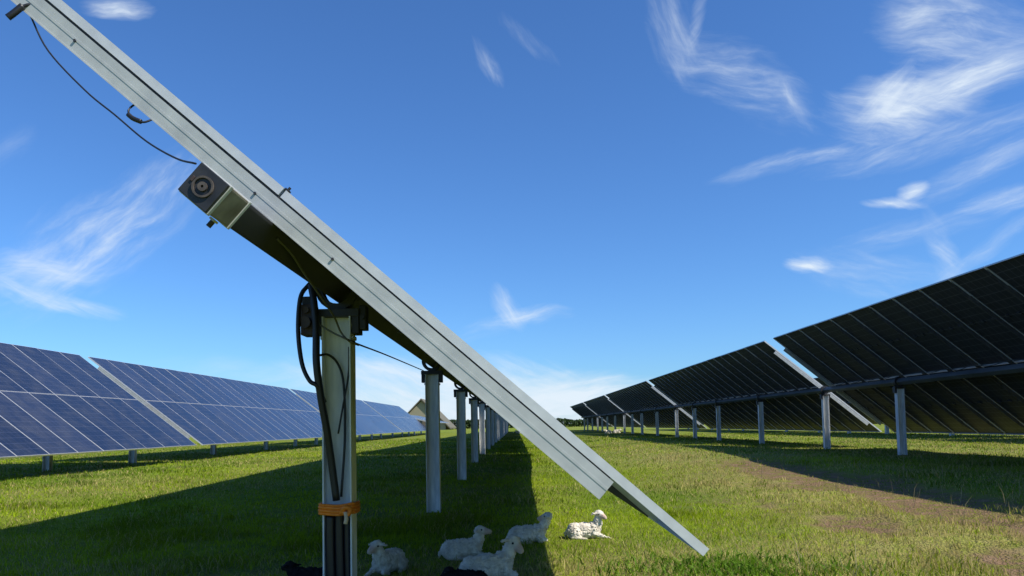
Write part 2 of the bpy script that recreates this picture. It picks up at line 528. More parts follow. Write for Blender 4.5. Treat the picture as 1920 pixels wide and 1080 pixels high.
# slim wires
bm = bmesh.new()
tube(bm, [W(p) for p in [(-1.95, 3.05, 2.766), (-1.84, 3.0, 2.582), (-1.649, 2.93, 2.383), (-1.502, 2.87, 2.259), (-1.336, 2.78, 2.118), (-1.174, 2.66, 2.009), (-1.065, 2.565, 1.955)]], .0036)
near_part('slack_wire', bm, (M_CABLE,))
bm = bmesh.new()
tube(bm, [W(p) for p in [(-.965, 3.14, 1.835), (-.955, 3.3, 1.81), (-.975, 3.6, 1.775), (-1.0, 4.25, 1.68), (-.985, 4.37, 1.60), (-.937, 4.37, 1.545), (-.93, 4.6, 1.545)]], .0055)
tube(bm, [W(p) for p in [(-1.12, 4.39, 1.652), (-1.03, 4.375, 1.595), (-.937, 4.37, 1.55), (-.93, 4.6, 1.55), (-1.06, 6.5, 1.653), (-1.12, 9.5, 1.74)]], .0055)
near_part('row_wire', bm, (M_WIRE,))
bm = bmesh.new()
tube(bm, [W(p) for p in [(-1.49, 3.06, 2.40), (-1.526, 3.025, 2.345), (-1.505, 3.01, 2.303), (-1.462, 3.01, 2.285), (-1.43, 3.03, 2.305), (-1.40, 3.06, 2.33)]], .004)
tube(bm, [W(p) for p in [(-1.522, 3.01, 2.318), (-1.500, 3.008, 2.300), (-1.468, 3.008, 2.286)]], .0095)
near_part('connector_loop', bm, (M_CABLE,))
bm = bmesh.new()
tube(bm, [W(p) for p in [(-2.005, 3.0, 2.722), (-1.985, 3.005, 2.742), (-1.955, 3.015, 2.778)]], .013)
tube(bm, [W(p) for p in [(-1.957, 3.015, 2.776), (-1.93, 3.03, 2.79), (-1.90, 3.06, 2.775)]], .006)
near_part('cable_plug', bm, (M_CABLE,))
# drive motor beside the first post head
bm = bmesh.new()
box(bm, -.205, -.131, -.07, .06, -.27, -.09, 0, .008)
cyl(bm, (-.172, -.071, -.20), (-.172, -.11, -.20), .034, seg=20)
cyl(bm, (-.172, -.071, -.125), (-.172, -.09, -.125), .02, seg=16)
box(bm, -.205, -.14, -.04, .04, -.0895, -.04, 1, .005)
mo = near_part('drive_motor', bm, (M_MOTOR, M_DARK)); mo.location = (0, 1.48, CZ - OFF.z)
bm = bmesh.new()
box(bm, .131, .168, -.05, .05, -.24, -.10, 0, .006)
cyl(bm, (.149, -.051, -.17), (.149, -.066, -.17), .014, seg=12)
so = near_part('sensor_box', bm, (M_DARK,)); so.location = (0, 1.48, CZ - OFF.z)
# thick black cable loop and cables down the post
bm = bmesh.new()
tube(bm, [W(p) for p in [(-1.13, 4.45, 1.93), (-1.187, 4.42, 1.872), (-1.222, 4.40, 1.799), (-1.229, 4.38, 1.612), (-1.206, 4.37, 1.427), (-1.161, 4.36, 1.325), (-1.115, 4.36, 1.29), (-1.085, 4.40, 1.20)]], .013)
tube(bm, [W(p) for p in [(-1.165, 4.42, 1.88), (-1.14, 4.39, 1.77), (-1.125, 4.375, 1.60), (-1.12, 4.36, 1.42), (-1.10, 4.38, 1.22), (-1.075, 4.40, 1.05), (-1.055, 4.43, .86), (-1.03, 4.44, .64)]], .021)
tube(bm, [W(p) for p in [(-1.125, 4.385, 1.62), (-1.12, 4.38, 1.4), (-1.10, 4.40, 1.20), (-1.075, 4.41, 1.08), (-1.06, 4.43, .90), (-1.035, 4.44, .66)]], .011)
near_part('cable_loop', bm, (M_CABLE,), True)
bm = bmesh.new()
tube(bm, [W(p) for p in [(-1.115, 4.40, 1.47), (-1.07, 4.44, 1.475), (-1.02, 4.46, 1.42), (-.99, 4.465, 1.30), (-.985, 4.465, 1.0), (-1.005, 4.45, .66)]], .007)
tube(bm, [W(p) for p in [(-.955, 4.45, 1.52), (-.96, 4.455, 1.36), (-.99, 4.46, 1.2), (-1.02, 4.45, 1.02)]], .0055)
near_part('thin_cable', bm, (M_CABLE,), True)
# conduits in the post channel under the strap
for (x, y, r, top) in ((CX - .044, 4.457, .027, .56), (CX + .009, 4.455, .025, .60), (CX + .052, 4.460, .018, .545)):
    bm = bmesh.new()
    tube(bm, [W((x, y, -.2)), W((x + .002, y, .15)), W((x - .002, y, .4)), W((x, y, top))], r, 16)
    b2 = r * .8
    near_part('conduit', bm, (M_CONDUIT,), True)
# orange strap tied round the post and cables with a knot and a pale loose end
bm = bmesh.new()
z0 = .585
for (dz, r) in ((0, .011), (.019, .010), (-.016, .009), (.034, .007)):
    tube(bm, [W(p) for p in [(CX - .094, 4.58, z0 + dz), (CX - .096, 4.42, z0 + dz + .004), (CX - .05, 4.404, z0 + dz), (CX + .02, 4.402, z0 + dz - .004), (CX + .088, 4.415, z0 + dz + .006), (CX + .094, 4.47, z0 + dz), (CX + .094, 4.58, z0 + dz)]], r, 8)
tube(bm, [W(p) for p in [(CX + .03, 4.392, z0 - .015), (CX + .055, 4.378, z0 + .02), (CX + .085, 4.385, z0 + .01), (CX + .07, 4.38, z0 - .02), (CX + .04, 4.385, z0 + .0)]], .013)
st = near_part('strap', bm, (M_ORANGE,), True)
bm = bmesh.new()
tube(bm, [W(p) for p in [(CX + .06, 4.378, z0 - .005), (CX + .066, 4.37, z0 - .04), (CX + .060, 4.372, z0 - .068)]], .012)
near_part('strap_end', bm, (M_PALEROPE,), True, st)

# ------------------------------------------------------------------ ground
def axis(segs):
    out = []
    for a, b, st in segs:
        n = max(1, int(round((b - a) / st)))
        out += [a + (b - a) * i / n for i in range(n)]
    out.append(segs[-1][1])
    return np.array(out)
gx = axis([(-2500, -300, 400), (-300, -60, 20), (-60, -18, 2), (-18, 18, .25), (18, 60, 2), (60, 300, 20), (300, 2500, 400)])
gy = axis([(-400, -20, 40), (-20, -3, 2), (-3, 34, .25), (34, 130, 2), (130, 400, 15), (400, 3000, 260)])
X, Y = np.meshgrid(gx, gy)
Z = gz(X, Y)
md = mud(X, Y); dr = dry(X, Y)
Z = Z - .05 * md
nx, ny = len(gx), len(gy)
verts = np.stack([X.ravel(), Y.ravel(), Z.ravel()], 1)
i = np.arange(nx - 1)[None, :] + nx * np.arange(ny - 1)[:, None]
faces = np.stack([i, i + 1, i + 1 + nx, i + nx], -1).reshape(-1, 4)
me = bpy.data.meshes.new('ground')
me.from_pydata(verts.tolist(), [], faces.tolist())
for nme, arr in (('mud', md), ('dry', dr)):
    a = me.attributes.new(nme, 'FLOAT', 'POINT'); a.data.foreach_set('value', arr.ravel().astype(np.float32))
me.polygons.foreach_set('use_smooth', np.ones(len(me.polygons), bool))

GREEN_A, GREEN_B, STRAW = (.135, .225, .010), (.30, .385, .008), (.46, .385, .14)
m, nt, p = mat('pasture')
tc = N(nt, 'ShaderNodeTexCoord')
def noise(scale, detail=5, vec=None):
    n = N(nt, 'ShaderNodeTexNoise'); n.inputs['Scale'].default_value = scale; n.inputs['Detail'].default_value = detail
    nt.links.new(vec or tc.outputs['Object'], n.inputs['Vector']); return n
def mixc(f, a, b):
    x = N(nt, 'ShaderNodeMix', data_type='RGBA')
    if hasattr(f, 'is_output'): nt.links.new(f, x.inputs[0])
    else: x.inputs[0].default_value = f
    for s, k in ((a, 6), (b, 7)):
        if hasattr(s, 'is_output'): nt.links.new(s, x.inputs[k])
        else: x.inputs[k].default_value = (*s, 1)
    return x.outputs[2]
def mapr(v, a, b, c=0, d=1):
    x = N(nt, 'ShaderNodeMapRange'); nt.links.new(v, x.inputs['Value'])
    x.inputs['From Min'].default_value = a; x.inputs['From Max'].default_value = b; x.inputs['To Min'].default_value = c; x.inputs['To Max'].default_value = d
    return x.outputs[0]
n1 = noise(.35); n2 = noise(6); n3 = noise(45, 3)
gcol = mixc(mapr(n1.outputs['Fac'], .35, .65), GREEN_A, GREEN_B)
gcol = mixc(mapr(n2.outputs['Fac'], .4, .75, 0, .7), gcol, (.07, .10, .014))
at = N(nt, 'ShaderNodeAttribute', attribute_name='dry')
s = N(nt, 'ShaderNodeMath', operation='MULTIPLY'); nt.links.new(at.outputs['Fac'], s.inputs[0]); nt.links.new(mapr(n2.outputs['Fac'], .3, .7, .3, .9), s.inputs[1])
gcol = mixc(s.outputs[0], gcol, STRAW)
gcol = mixc(mapr(n3.outputs['Fac'], .35, .7, 0, .6), gcol, (.03, .045, .008))
am = N(nt, 'ShaderNodeAttribute', attribute_name='mud')
soil = mixc(mapr(n2.outputs['Fac'], .3, .7), (.10, .052, .024), (.27, .175, .10))
soil = mixc(mapr(n3.outputs['Fac'], .5, .75, 0, .7), soil, (.26, .20, .13))
mk = N(nt, 'ShaderNodeMath', operation='MULTIPLY'); nt.links.new(am.outputs['Fac'], mk.inputs[0]); nt.links.new(mapr(n2.outputs['Fac'], .35, .55, .45, 1), mk.inputs[1])
gcol = mixc(mk.outputs[0], gcol, soil)
nt.links.new(gcol, p.inputs['Base Color']); p.inputs['Roughness'].default_value = .9; p.inputs['Specular IOR Level'].default_value = .1
bp = N(nt, 'ShaderNodeBump'); bp.inputs['Strength'].default_value = .8; bp.inputs['Distance'].default_value = .05
ad = N(nt, 'ShaderNodeMath', operation='ADD'); nt.links.new(n2.outputs['Fac'], ad.inputs[0]); nt.links.new(n3.outputs['Fac'], ad.inputs[1])
nt.links.new(ad.outputs[0], bp.inputs['Height']); nt.links.new(bp.outputs[0], p.inputs['Normal'])
me.materials.append(m)
tag(link('ground', me), kind='structure')

# ------------------------------------------------------------------ grass blades
def blade_material(name, trans=.42):
    m, nt, p = mat(name)
    at = N(nt, 'ShaderNodeAttribute', attribute_name='Col')
    nt.links.new(at.outputs['Color'], p.inputs['Base Color']); p.inputs['Roughness'].default_value = .6; p.inputs['Specular IOR Level'].default_value = .12
    tr = N(nt, 'ShaderNodeBsdfTranslucent'); nt.links.new(at.outputs['Color'], tr.inputs['Color'])
    mx = N(nt, 'ShaderNodeMixShader'); mx.inputs[0].default_value = trans
    nt.links.new(p.outputs[0], mx.inputs[1]); nt.links.new(tr.outputs[0], mx.inputs[2])
    nt.links.new(mx.outputs[0], nt.nodes['Material Output'].inputs['Surface'])
    return m
M_GRASS = blade_material('grass_blades')

def blades(name, x, y, hgt, wid, lean, col, material):
    n = len(x)
    z = gz(x, y) - .05 * mud(x, y) - .01
    a = rng.random(n) * 2 * np.pi
    dx, dy = np.cos(a), np.sin(a)
    b = rng.random(n) * 2 * np.pi
    lx, ly = np.cos(b) * lean * hgt, np.sin(b) * lean * hgt
    V = np.zeros((n, 5, 3))
    w = wid[:, None] if np.ndim(wid) else wid
    for k, (sx, t, ww) in enumerate(((-1, 0, 1), (1, 0, 1), (1, .55, .8), (-1, .55, .8))):
        V[:, k, 0] = x + dx * wid * .5 * sx * ww + lx * t * t
        V[:, k, 1] = y + dy * wid * .5 * sx * ww + ly * t * t
        V[:, k, 2] = z + hgt * t
    V[:, 4, 0] = x + lx; V[:, 4, 1] = y + ly; V[:, 4, 2] = z + hgt * (1 - .35 * lean)
    me = bpy.data.meshes.new(name)
    me.vertices.add(n * 5); me.vertices.foreach_set('co', V.ravel().astype(np.float32))
    base = np.arange(n)[:, None] * 5
    quad = (base + np.array([0, 1, 2, 3])).ravel(); tri = (base + np.array([3, 2, 4])).ravel()
    loops = np.concatenate([quad, tri]).astype(np.int32)
    me.loops.add(len(loops)); me.loops.foreach_set('vertex_index', loops)
    me.polygons.add(2 * n)
    st = np.concatenate([np.arange(n) * 4, 4 * n + np.arange(n) * 3]).astype(np.int32)
    tot = np.concatenate([np.full(n, 4), np.full(n, 3)]).astype(np.int32)
    me.polygons.foreach_set('loop_start', st); me.polygons.foreach_set('loop_total', tot)
    ca = me.color_attributes.new('Col', 'FLOAT_COLOR', 'POINT')
    c4 = np.ones((n, 5, 4)); c4[:, :, :3] = col[:, None, :]
    ca.data.foreach_set('color', c4.ravel().astype(np.float32))
    me.update(calc_edges=True)
    me.materials.append(material)
    return link(name, me)

LAMBS = [(-.988, 5.635), (-.421, 6.317), (-.174, 5.40), (.138, 7.048), (.655, 7.278), (-1.408, 5.3), (-.40, 5.2)]
def scatter(d0, d1, dens, half=.78):
    # wedge in front of the camera, a little wider than the view
    A = half * (d1 * d1 - d0 * d0)
    n = int(A * dens)
    y = np.sqrt(d0 * d0 + rng.random(n) * (d1 * d1 - d0 * d0))
    x = (rng.random(n) * 2 - 1) * half * y
    return x, y
gxs, gys, ghs, gws, gcs = [], [], [], [], []
for d0, d1, dens, wd, hh in ((3.2, 9, 1900, .0055, 1.0), (9, 16, 620, .009, 1.0), (16, 30, 170, .016, 1.05), (30, 55, 34, .030, 1.1)):
    x, y = scatter(d0, d1, dens)
    mm = mud(x, y)
    keep = rng.random(len(x)) > mm * .78
    cl = fbm(x * 2.6 + 40, y * 2.6, 3)
    keep &= rng.random(len(x)) < .45 + 1.1 * cl
    x, y, cl, mm = x[keep], y[keep], cl[keep], mm[keep]
    dd = dry(x, y)
    n = len(x)
    h = (.03 + .05 * rng.random(n) ** 1.4) * (.65 + .7 * cl) * hh * (1 - .35 * mm)
    tall = sstep(.60, .70, fbm(x * 1.15 + 71, y * 1.15 + 12, 3))
    h = h * (1 + .6 * tall)
    for lx, ly in LAMBS:
        near = np.hypot(x - lx, (y - ly)) < .17
        h[near] *= .35
    big = fbm(x * .35 + 2, y * .35 + 6, 3)
    t = np.clip((big - .3) / .4 + .35 * (rng.random(n) - .5), 0, 1)[:, None]
    col = (1 - t) * np.array(GREEN_A) + t * np.array(GREEN_B)
    col = col * (.75 + .6 * rng.random((n, 1)))
    col = col * (1 - .32 * tall[:, None])
    isd = (rng.random(n) < dd * .85)[:, None]
    col = np.where(isd, np.array(STRAW) * (.6 + .7 * rng.random((n, 1))), col)
    gxs.append(x); gys.append(y); ghs.append(h); gws.append(wd * (.6 + .8 * rng.random(n))); gcs.append(col)
g = blades('grass', np.concatenate(gxs), np.concatenate(gys), np.concatenate(ghs), np.concatenate(gws), .55, np.concatenate(gcs), M_GRASS)
tag(g, 'short patchy green and yellowing pasture grass covering the ground', 'grass', kind='stuff')

# tall dry stalks standing out of the turf in a few places
sx, sy = [], []
for cx_, cy_, r, n in ((4.6, 17, 1.6, 46), (3.9, 14.5, 1.2, 26), (5.9, 12.5, 1.4, 30), (4.8, 8.6, .9, 26), (6.6, 11, 1.2, 22), (-4.6, 8.2, 1.3, 8), (4.2, 7.2, .7, 20), (2.2, 5.6, .6, 18)):
    sx.append(cx_ + rng.normal(0, r * .6, n)); sy.append(cy_ + rng.normal(0, r, n))
sx = np.concatenate(sx); sy = np.concatenate(sy)
n = len(sx)
g = blades('dry_stalks', sx, sy, .13 + .26 * rng.random(n) ** 2, np.full(n, .006), .35, np.array([.36, .31, .17]) * (.6 + .6 * rng.random((n, 1))), M_GRASS)
tag(g, 'sparse tall straw coloured grass stalks beside the muddy track', 'dry stalks', kind='stuff')
# a leafier green tuft right under the low tip of the panel
x = 1.5 + rng.normal(0, .42, 1500); y = 5.45 + rng.normal(0, .28, 1500)
col = np.array([.11, .205, .012]) * (.7 + .7 * rng.random((1500, 1)))
g = blades('clover_tuft', x, y, .05 + .07 * rng.random(1500), .009 + .006 * rng.random(1500), .7, col, M_GRASS)
tag(g, 'leafy deep green patch of clover below the low tip of the near table', 'clover', kind='stuff')

# ------------------------------------------------------------------ lambs and sheep
def wool(name, c1, c2, face):
    m, nt, p = mat(name)
    tc = N(nt, 'ShaderNodeTexCoord'); nz = N(nt, 'ShaderNodeTexNoise'); nz.inputs['Scale'].default_value = 22; nz.inputs['Detail'].default_value = 6
    cr = N(nt, 'ShaderNodeValToRGB'); cr.color_ramp.elements[0].position = .3; cr.color_ramp.elements[1].position = .65
    cr.color_ramp.elements[0].color = (*c1, 1); cr.color_ramp.elements[1].color = (*c2, 1)
    nt.links.new(tc.outputs['Object'], nz.inputs['Vector']); nt.links.new(nz.outputs['Fac'], cr.inputs['Fac'])
    at = N(nt, 'ShaderNodeAttribute', attribute_name='face')
    mx = N(nt, 'ShaderNodeMix', data_type='RGBA'); nt.links.new(at.outputs['Fac'], mx.inputs[0]); nt.links.new(cr.outputs[0], mx.inputs[6]); mx.inputs[7].default_value = (*face, 1)
    nt.links.new(mx.outputs[2], p.inputs['Base Color'])
    p.inputs['Roughness'].default_value = .9; p.inputs['Sheen Weight'].default_value = .3; p.inputs['Specular IOR Level'].default_value = .15
    n2 = N(nt, 'ShaderNodeTexNoise'); n2.inputs['Scale'].default_value = 70; nt.links.new(tc.outputs['Object'], n2.inputs['Vector'])
    bp = N(nt, 'ShaderNodeBump'); bp.inputs['Strength'].default_value = .7; bp.inputs['Distance'].default_value = .01
    nt.links.new(n2.outputs['Fac'], bp.inputs['Height']); nt.links.new(bp.outputs[0], p.inputs['Normal'])
    return m
M_WOOL = wool('white_wool', (.50, .44, .34), (.80, .73, .60), (.55, .40, .31))
M_BLACK = wool('black_wool', (.006, .006, .008), (.02, .018, .018), (.012, .011, .011))
M_BLACK.node_tree.nodes['Principled BSDF'].inputs['Sheen Weight'].default_value = 0
M_EYE = rubber('dark_eye', (.01, .008, .006), .1)

def ell(b, c, r, R=None):
    M = Matrix.Translation(c) @ (R.to_4x4() if R is not None else Matrix.Identity(4)) @ Matrix.Diagonal((*r, 1))
    bmesh.ops.create_icosphere(b, subdivisions=3, radius=1.0, matrix=M)
def chain(b, pts, rs):
    for (p0, r0), (p1, r1) in zip(zip(pts, rs), list(zip(pts, rs))[1:]):
        p0, p1 = Vector(p0), Vector(p1)
        k = max(2, int((p1 - p0).length / (min(r0, r1) * .45)) + 1)
        for i in range(k + 1):
            t = i / k; r = r0 + (r1 - r0) * t
            bmesh.ops.create_icosphere(b, subdivisions=2, radius=r, matrix=Matrix.Translation(p0.lerp(p1, t)))

def lamb(loc, yaw, hyaw, hpitch, label, material, scale=1.0, neck=(.05, 0, .10), foreleg='fold', adult=False, cat='lamb', name='lamb', group='lambs resting under the middle row', tint=None):
    """lying lamb, chest along local +X; one continuous remeshed body"""
    b = bmesh.new()
    fat = 1.3 if adult else 1.14
    ell(b, (-.095, 0, .072), (.085, .072 * fat, .072 * fat))
    ell(b, (-.01, 0, .078), (.115, .068 * fat, .070 * fat))
    ell(b, (.075, 0, .083), (.068, .056 * fat, .070 * fat))
    nb = Vector((.105, 0, .105)); hb = nb + Vector(neck) * .86
    chain(b, [(.07, 0, .095), nb, nb.lerp(hb, .6), hb], [.058, .047, .038 * fat, .034])
    cy, sy_ = math.cos(hyaw), math.sin(hyaw); cp, sp = math.cos(hpitch), math.sin(hpitch)
    fwd = Vector((cy * cp, sy_ * cp, sp)); side = Vector((-sy_, cy, 0)); upv = fwd.cross(side)
    hc = hb + upv * .012
    hs = 1.0 if adult else 1.14
    ell(b, hc, (.040 * hs, .034 * hs, .036 * hs), Matrix((fwd, side, upv)).transposed())
    chain(b, [hc + fwd * .012, hc + fwd * .045 - upv * .008, hc + fwd * .075 - upv * .014], [.032 * hs, .0245 * hs, .0175 * hs])
    for s in (-1, 1):
        e0 = hc + side * s * .030 + upv * .012 - fwd * .012
        d = (side * s * .9 - upv * .25 - fwd * .15).normalized()
        q = d.to_track_quat('X', 'Z').to_matrix()
        ell(b, e0 + d * .022, (.034, .016, .0085), q)
        # hind leg folded alongside
        ell(b, (-.085, s * .062 * fat, .052), (.062, .030, .048))
        chain(b, [(-.125, s * .072 * fat, .022), (-.055, s * .086 * fat, .017), (.005, s * .083 * fat, .014)], [.019, .0145, .013])
        if foreleg == 'out' and s == -1:
            chain(b, [(.075, s * .04, .06), (.14, s * .045, .033), (.205, s * .05, .016), (.228, s * .05, .013)], [.03, .018, .014, .0125])
        else:
            chain(b, [(.075, s * .042, .055), (.145, s * .046, .026), (.085, s * .056, .014)], [.03, .0175, .0135])
    chain(b, [(-.168, 0, .085), (-.188, .012, .055), (-.19, .022, .02)], [.015, .013, .011])
    me = bpy.data.meshes.new(name)
    b.to_mesh(me); b.free()
    tmp = bpy.data.objects.new('tmp_body', me); COL.objects.link(tmp)
    r = tmp.modifiers.new('r', 'REMESH'); r.mode = 'VOXEL'; r.voxel_size = .0055; r.use_smooth_shade = True
    s_ = tmp.modifiers.new('s', 'SMOOTH'); s_.factor = .5; s_.iterations = 4
    dg = bpy.context.evaluated_depsgraph_get()
    body = bpy.data.meshes.new_from_object(tmp.evaluated_get(dg))
    bpy.data.objects.remove(tmp); bpy.data.meshes.remove(me)
    nv = len(body.vertices)
    co = np.empty(nv * 3, np.float32); body.vertices.foreach_get('co', co); co = co.reshape(-1, 3)
    no = np.empty(nv * 3, np.float32); body.vertices.foreach_get('normal', no); no = no.reshape(-1, 3)
    hd = np.linalg.norm(co - np.array(hc + fwd * .062 - upv * .01), axis=1)
    face = 1 - sstep(.022, .045, hd)
    legs = (1 - sstep(.018, .03, co[:, 2])) * .25
    q = co + loc[0]
    def curl(k):    # woolly curls: cellular lumps from three crossed noises
        return np.minimum(np.minimum(np.abs(vnoise(q[:, 0] * k, q[:, 1] * k + q[:, 2] * k * .6) - .5), np.abs(vnoise(q[:, 1] * k + 40, q[:, 2] * k) - .5)), np.abs(vnoise(q[:, 2] * k + 90, q[:, 0] * k + q[:, 1] * k * .5) - .5)) * 4
    tuft = np.clip(curl(70), 0, 1) * .7 + np.clip(curl(135), 0, 1) * .4 - .35
    amp = .017 * (1 - .9 * (1 - sstep(.045, .085, np.linalg.norm(co - np.array(hc + fwd * .03), axis=1)))) * sstep(.02, .05, co[:, 2])
    co = co + no * (tuft * amp)[:, None]
    body.vertices.foreach_set('co', co.ravel())
    a = body.attributes.new('face', 'FLOAT', 'POINT'); a.data.foreach_set('value', np.maximum(face, legs).astype(np.float32))
    body.polygons.foreach_set('use_smooth', np.ones(len(body.polygons), bool))
    body.name = name
    body.materials.clear(); body.materials.append(material)
    o = link(name, body)
    o.location = (loc[0], loc[1], gzf(loc[0], loc[1]) + (loc[2] if len(loc) > 2 else -.004)); o.rotation_euler = (0, 0, yaw); o.scale = (scale,) * 3
    tag(o, label, cat, group)
    for s in (-1, 1):
        eb = bmesh.new(); ell(eb, hc + fwd * .024 + side * s * .0285 * hs + upv * .008, (.0065, .0065, .0065))
        eo = link('eye', mesh_of('eye', eb, True), (M_EYE,), o)
    return o

D = math.radians
lamb((-.955, 5.70), D(-108), D(-12), D(-10), 'white lamb just right of the cabled post, facing the camera with ears out', M_WOOL, 1.05, neck=(.03, -.01, .10), foreleg='out')
lamb((-.44, 6.32), D(8), D(-25), D(5), 'grey white lamb in deep shade, head raised, behind the frontmost white lamb', M_WOOL, 1.02, neck=(.035, 0, .115), foreleg='out')
lamb((-.20, 5.36), D(25), D(-62), D(-30), 'frontmost white lamb at the bottom edge, pinkish nose lowered to its right', M_WOOL, 1.18, neck=(.05, 0, .115))
lamb((.10, 7.05), D(6), D(168), D(-4), 'white lamb stretched on the shadow line, head turned back over its body', M_WOOL, 1.02, neck=(.075, .0, .125))
lamb((.63, 7.28), D(-4), D(-40), D(-12), 'cream lamb lying alone in full sun, rightmost of the flock', M_WOOL, .98, neck=(.03, 0, .135), foreleg='out')
lamb((-1.37, 5.12), D(172), D(-30), D(-5), 'black lamb half hidden behind the foot of the cabled post', M_BLACK, .9, neck=(.05, 0, .055), group='black lambs by the bottom edge')
lamb((-.33, 5.06), D(165), D(20), D(-30), 'black lamb lying low against the frontmost white lamb', M_BLACK, .8, neck=(.06, 0, .03), group='black lambs by the bottom edge')
lamb((7.75, 65.3, .0), D(200), D(20), D(-20), 'distant white sheep lying under the right row, left one of a pair', M_WOOL, 1.7, neck=(.06, 0, .07), adult=True, cat='sheep', name='sheep', group='distant sheep')
lamb((8.55, 65.5, .0), D(-15), D(-10), D(-20), 'distant white sheep lying under the right row, right one of a pair', M_WOOL, 1.8, neck=(.06, 0, .06), adult=True, cat='sheep', name='sheep', group='distant sheep')
lamb((.27, 80, .0), D(180), D(0), D(-10), 'tiny far off white sheep where the middle row shadow ends', M_WOOL, 1.6, neck=(.06, 0, .07), adult=True, cat='sheep', name='sheep', group='distant sheep')

# ------------------------------------------------------------------ barn and hedge far off
def wallmat(name, c1, c2, scale, wave):
    m, nt, p = mat(name)
    tc = N(nt, 'ShaderNodeTexCoord'); wv = N(nt, 'ShaderNodeTexWave'); wv.inputs['Scale'].default_value = wave; wv.inputs['Distortion'].default_value = .6
    nz = N(nt, 'ShaderNodeTexNoise'); nz.inputs['Scale'].default_value = scale
    mx = N(nt, 'ShaderNodeMix', data_type='RGBA'); mx.inputs[6].default_value = (*c1, 1); mx.inputs[7].default_value = (*c2, 1)
    mu = N(nt, 'ShaderNodeMath', operation='MULTIPLY')
    nt.links.new(tc.outputs['Object'], wv.inputs['Vector']); nt.links.new(tc.outputs['Object'], nz.inputs['Vector'])
    nt.links.new(wv.outputs['Fac'], mu.inputs[0]); nt.links.new(nz.outputs['Fac'], mu.inputs[1])
    nt.links.new(mu.outputs[0], mx.inputs[0]); nt.links.new(mx.outputs[2], p.inputs['Base Color']); p.inputs['Roughness'].default_value = .85
    return m
M_BOARD = wallmat('barn_boards', (.26, .23, .15), (.36, .32, .22), .6, 2.0)
M_ROOF = wallmat('barn_roof', (.11, .10, .07), (.17, .155, .11), .5, 1.2)
M_DOOR = wallmat('barn_door', (.10, .08, .06), (.16, .13, .09), .8, 3.0)
barn = empty('barn', (-24.3, 200, gzf(-24.3, 200)))
tag(barn, 'distant tan barn with a steep gable roof behind the second middle post', 'barn')
bm = bmesh.new()
profile(bm, [(-6.2, -.3), (6.2, -.3), (6.2, 1.3), (0, 7.6), (-6.2, 1.3)], 0, 20)
o = link('wall', mesh_of('wall', bm), (M_BOARD,), barn)
bm = bmesh.new()
profile(bm, [(-7.4, .25), (0, 7.82), (7.4, .25), (7.4, .62), (0, 8.2), (-7.4, .62)], -.6, 20.6)
o = link('roof', mesh_of('roof', bm), (M_ROOF,), barn)
bm = bmesh.new()
box(bm, -1.8, 1.8, -.08, -.003, -.2, 3.0, 0)
for s in (-.9, .9): box(bm, s - .75, s + .75, -.13, -.083, 0.1, 2.9, 0)
o = link('door', mesh_of('door', bm), (M_DOOR,), barn)

M_LEAF = blade_material('hedge_leaves', .2)
nb = 15000
hx = rng.uniform(-110, 30, nb); hy = 230 + rng.normal(0, 1.2, nb) + 6 * np.sin(hx * .05)
top = 1.7 + 1.3 * fbm(hx * .16, hx * 0 + 2.2, 3) + 1.2 * sstep(.62, .75, fbm(hx * .07 + 9, hx * 0, 2))
hz = top * rng.random(nb) ** .7
V = np.zeros((nb, 4, 3)); sz = .16 + .2 * rng.random(nb)
d1 = rng.normal(0, 1, (nb, 3)); d1 /= np.linalg.norm(d1, axis=1)[:, None]
d2 = np.cross(d1, rng.normal(0, 1, (nb, 3))); d2 /= np.linalg.norm(d2, axis=1)[:, None]
c0 = np.stack([hx, hy, hz + .15], 1)
for k, (a, b_) in enumerate(((-1, -.6), (1, -.6), (1, .6), (-1, .6))):
    V[:, k] = c0 + d1 * (sz * a)[:, None] + d2 * (sz * b_)[:, None]
me = bpy.data.meshes.new('hedge')
me.from_pydata(V.reshape(-1, 3).tolist(), [], (np.arange(nb)[:, None] * 4 + np.arange(4)).tolist())
ca = me.color_attributes.new('Col', 'FLOAT_COLOR', 'POINT')
c4 = np.ones((nb, 4, 4)); c4[:, :, :3] = (np.array([.035, .06, .018]) * (.6 + .8 * rng.random((nb, 1))))[:, None, :]
ca.data.foreach_set('color', c4.ravel().astype(np.float32)); me.materials.append(M_LEAF)
tag(link('far_hedgerow', me), 'far dark green hedgerow closing the field beyond the solar rows', 'hedgerow', kind='stuff')

# ------------------------------------------------------------------ sun, sky, clouds
S = Vector((.88, -.40, 1.0)).normalized()
sl = bpy.data.lights.new('sun', 'SUN'); sl.energy = 4.4; sl.angle = math.radians(.53); sl.color = (1, .95, .86)
so = bpy.data.objects.new('sun', sl); COL.objects.link(so)
so.rotation_euler = (-S).to_track_quat('-Z', 'Y').to_euler(); so.location = (20, -10, 30)
w = bpy.data.worlds.new('World'); scene.world = w; w.use_nodes = True
nt = w.node_tree
bg = nt.nodes['Background']
sky = N(nt, 'ShaderNodeTexSky', sky_type='NISHITA')
sky.sun_disc = False; sky.sun_elevation = math.asin(S.z); sky.sun_rotation = math.atan2(S.x, S.y)
sky.altitude = 0; sky.air_density = 1.0; sky.dust_density = .35; sky.ozone_density = 3.0
EV = .5
SKY_STRENGTH = .078
SKY_TINT = tuple(v * .085 / (SKY_STRENGTH * 2 ** EV) for v in (.78, 1.29, 1.92))   # clearer, deeper blue air than the model's
bg.inputs['Strength'].default_value = SKY_STRENGTH
tc = N(nt, 'ShaderNodeTexCoord')
def vm(op, a, b=None):
    n = N(nt, 'ShaderNodeVectorMath', operation=op)
    for k, s in ((0, a), (1, b)):
        if s is None: continue
        if hasattr(s, 'is_output'): nt.links.new(s, n.inputs[k])
        else: n.inputs[k].default_value = s
    return n
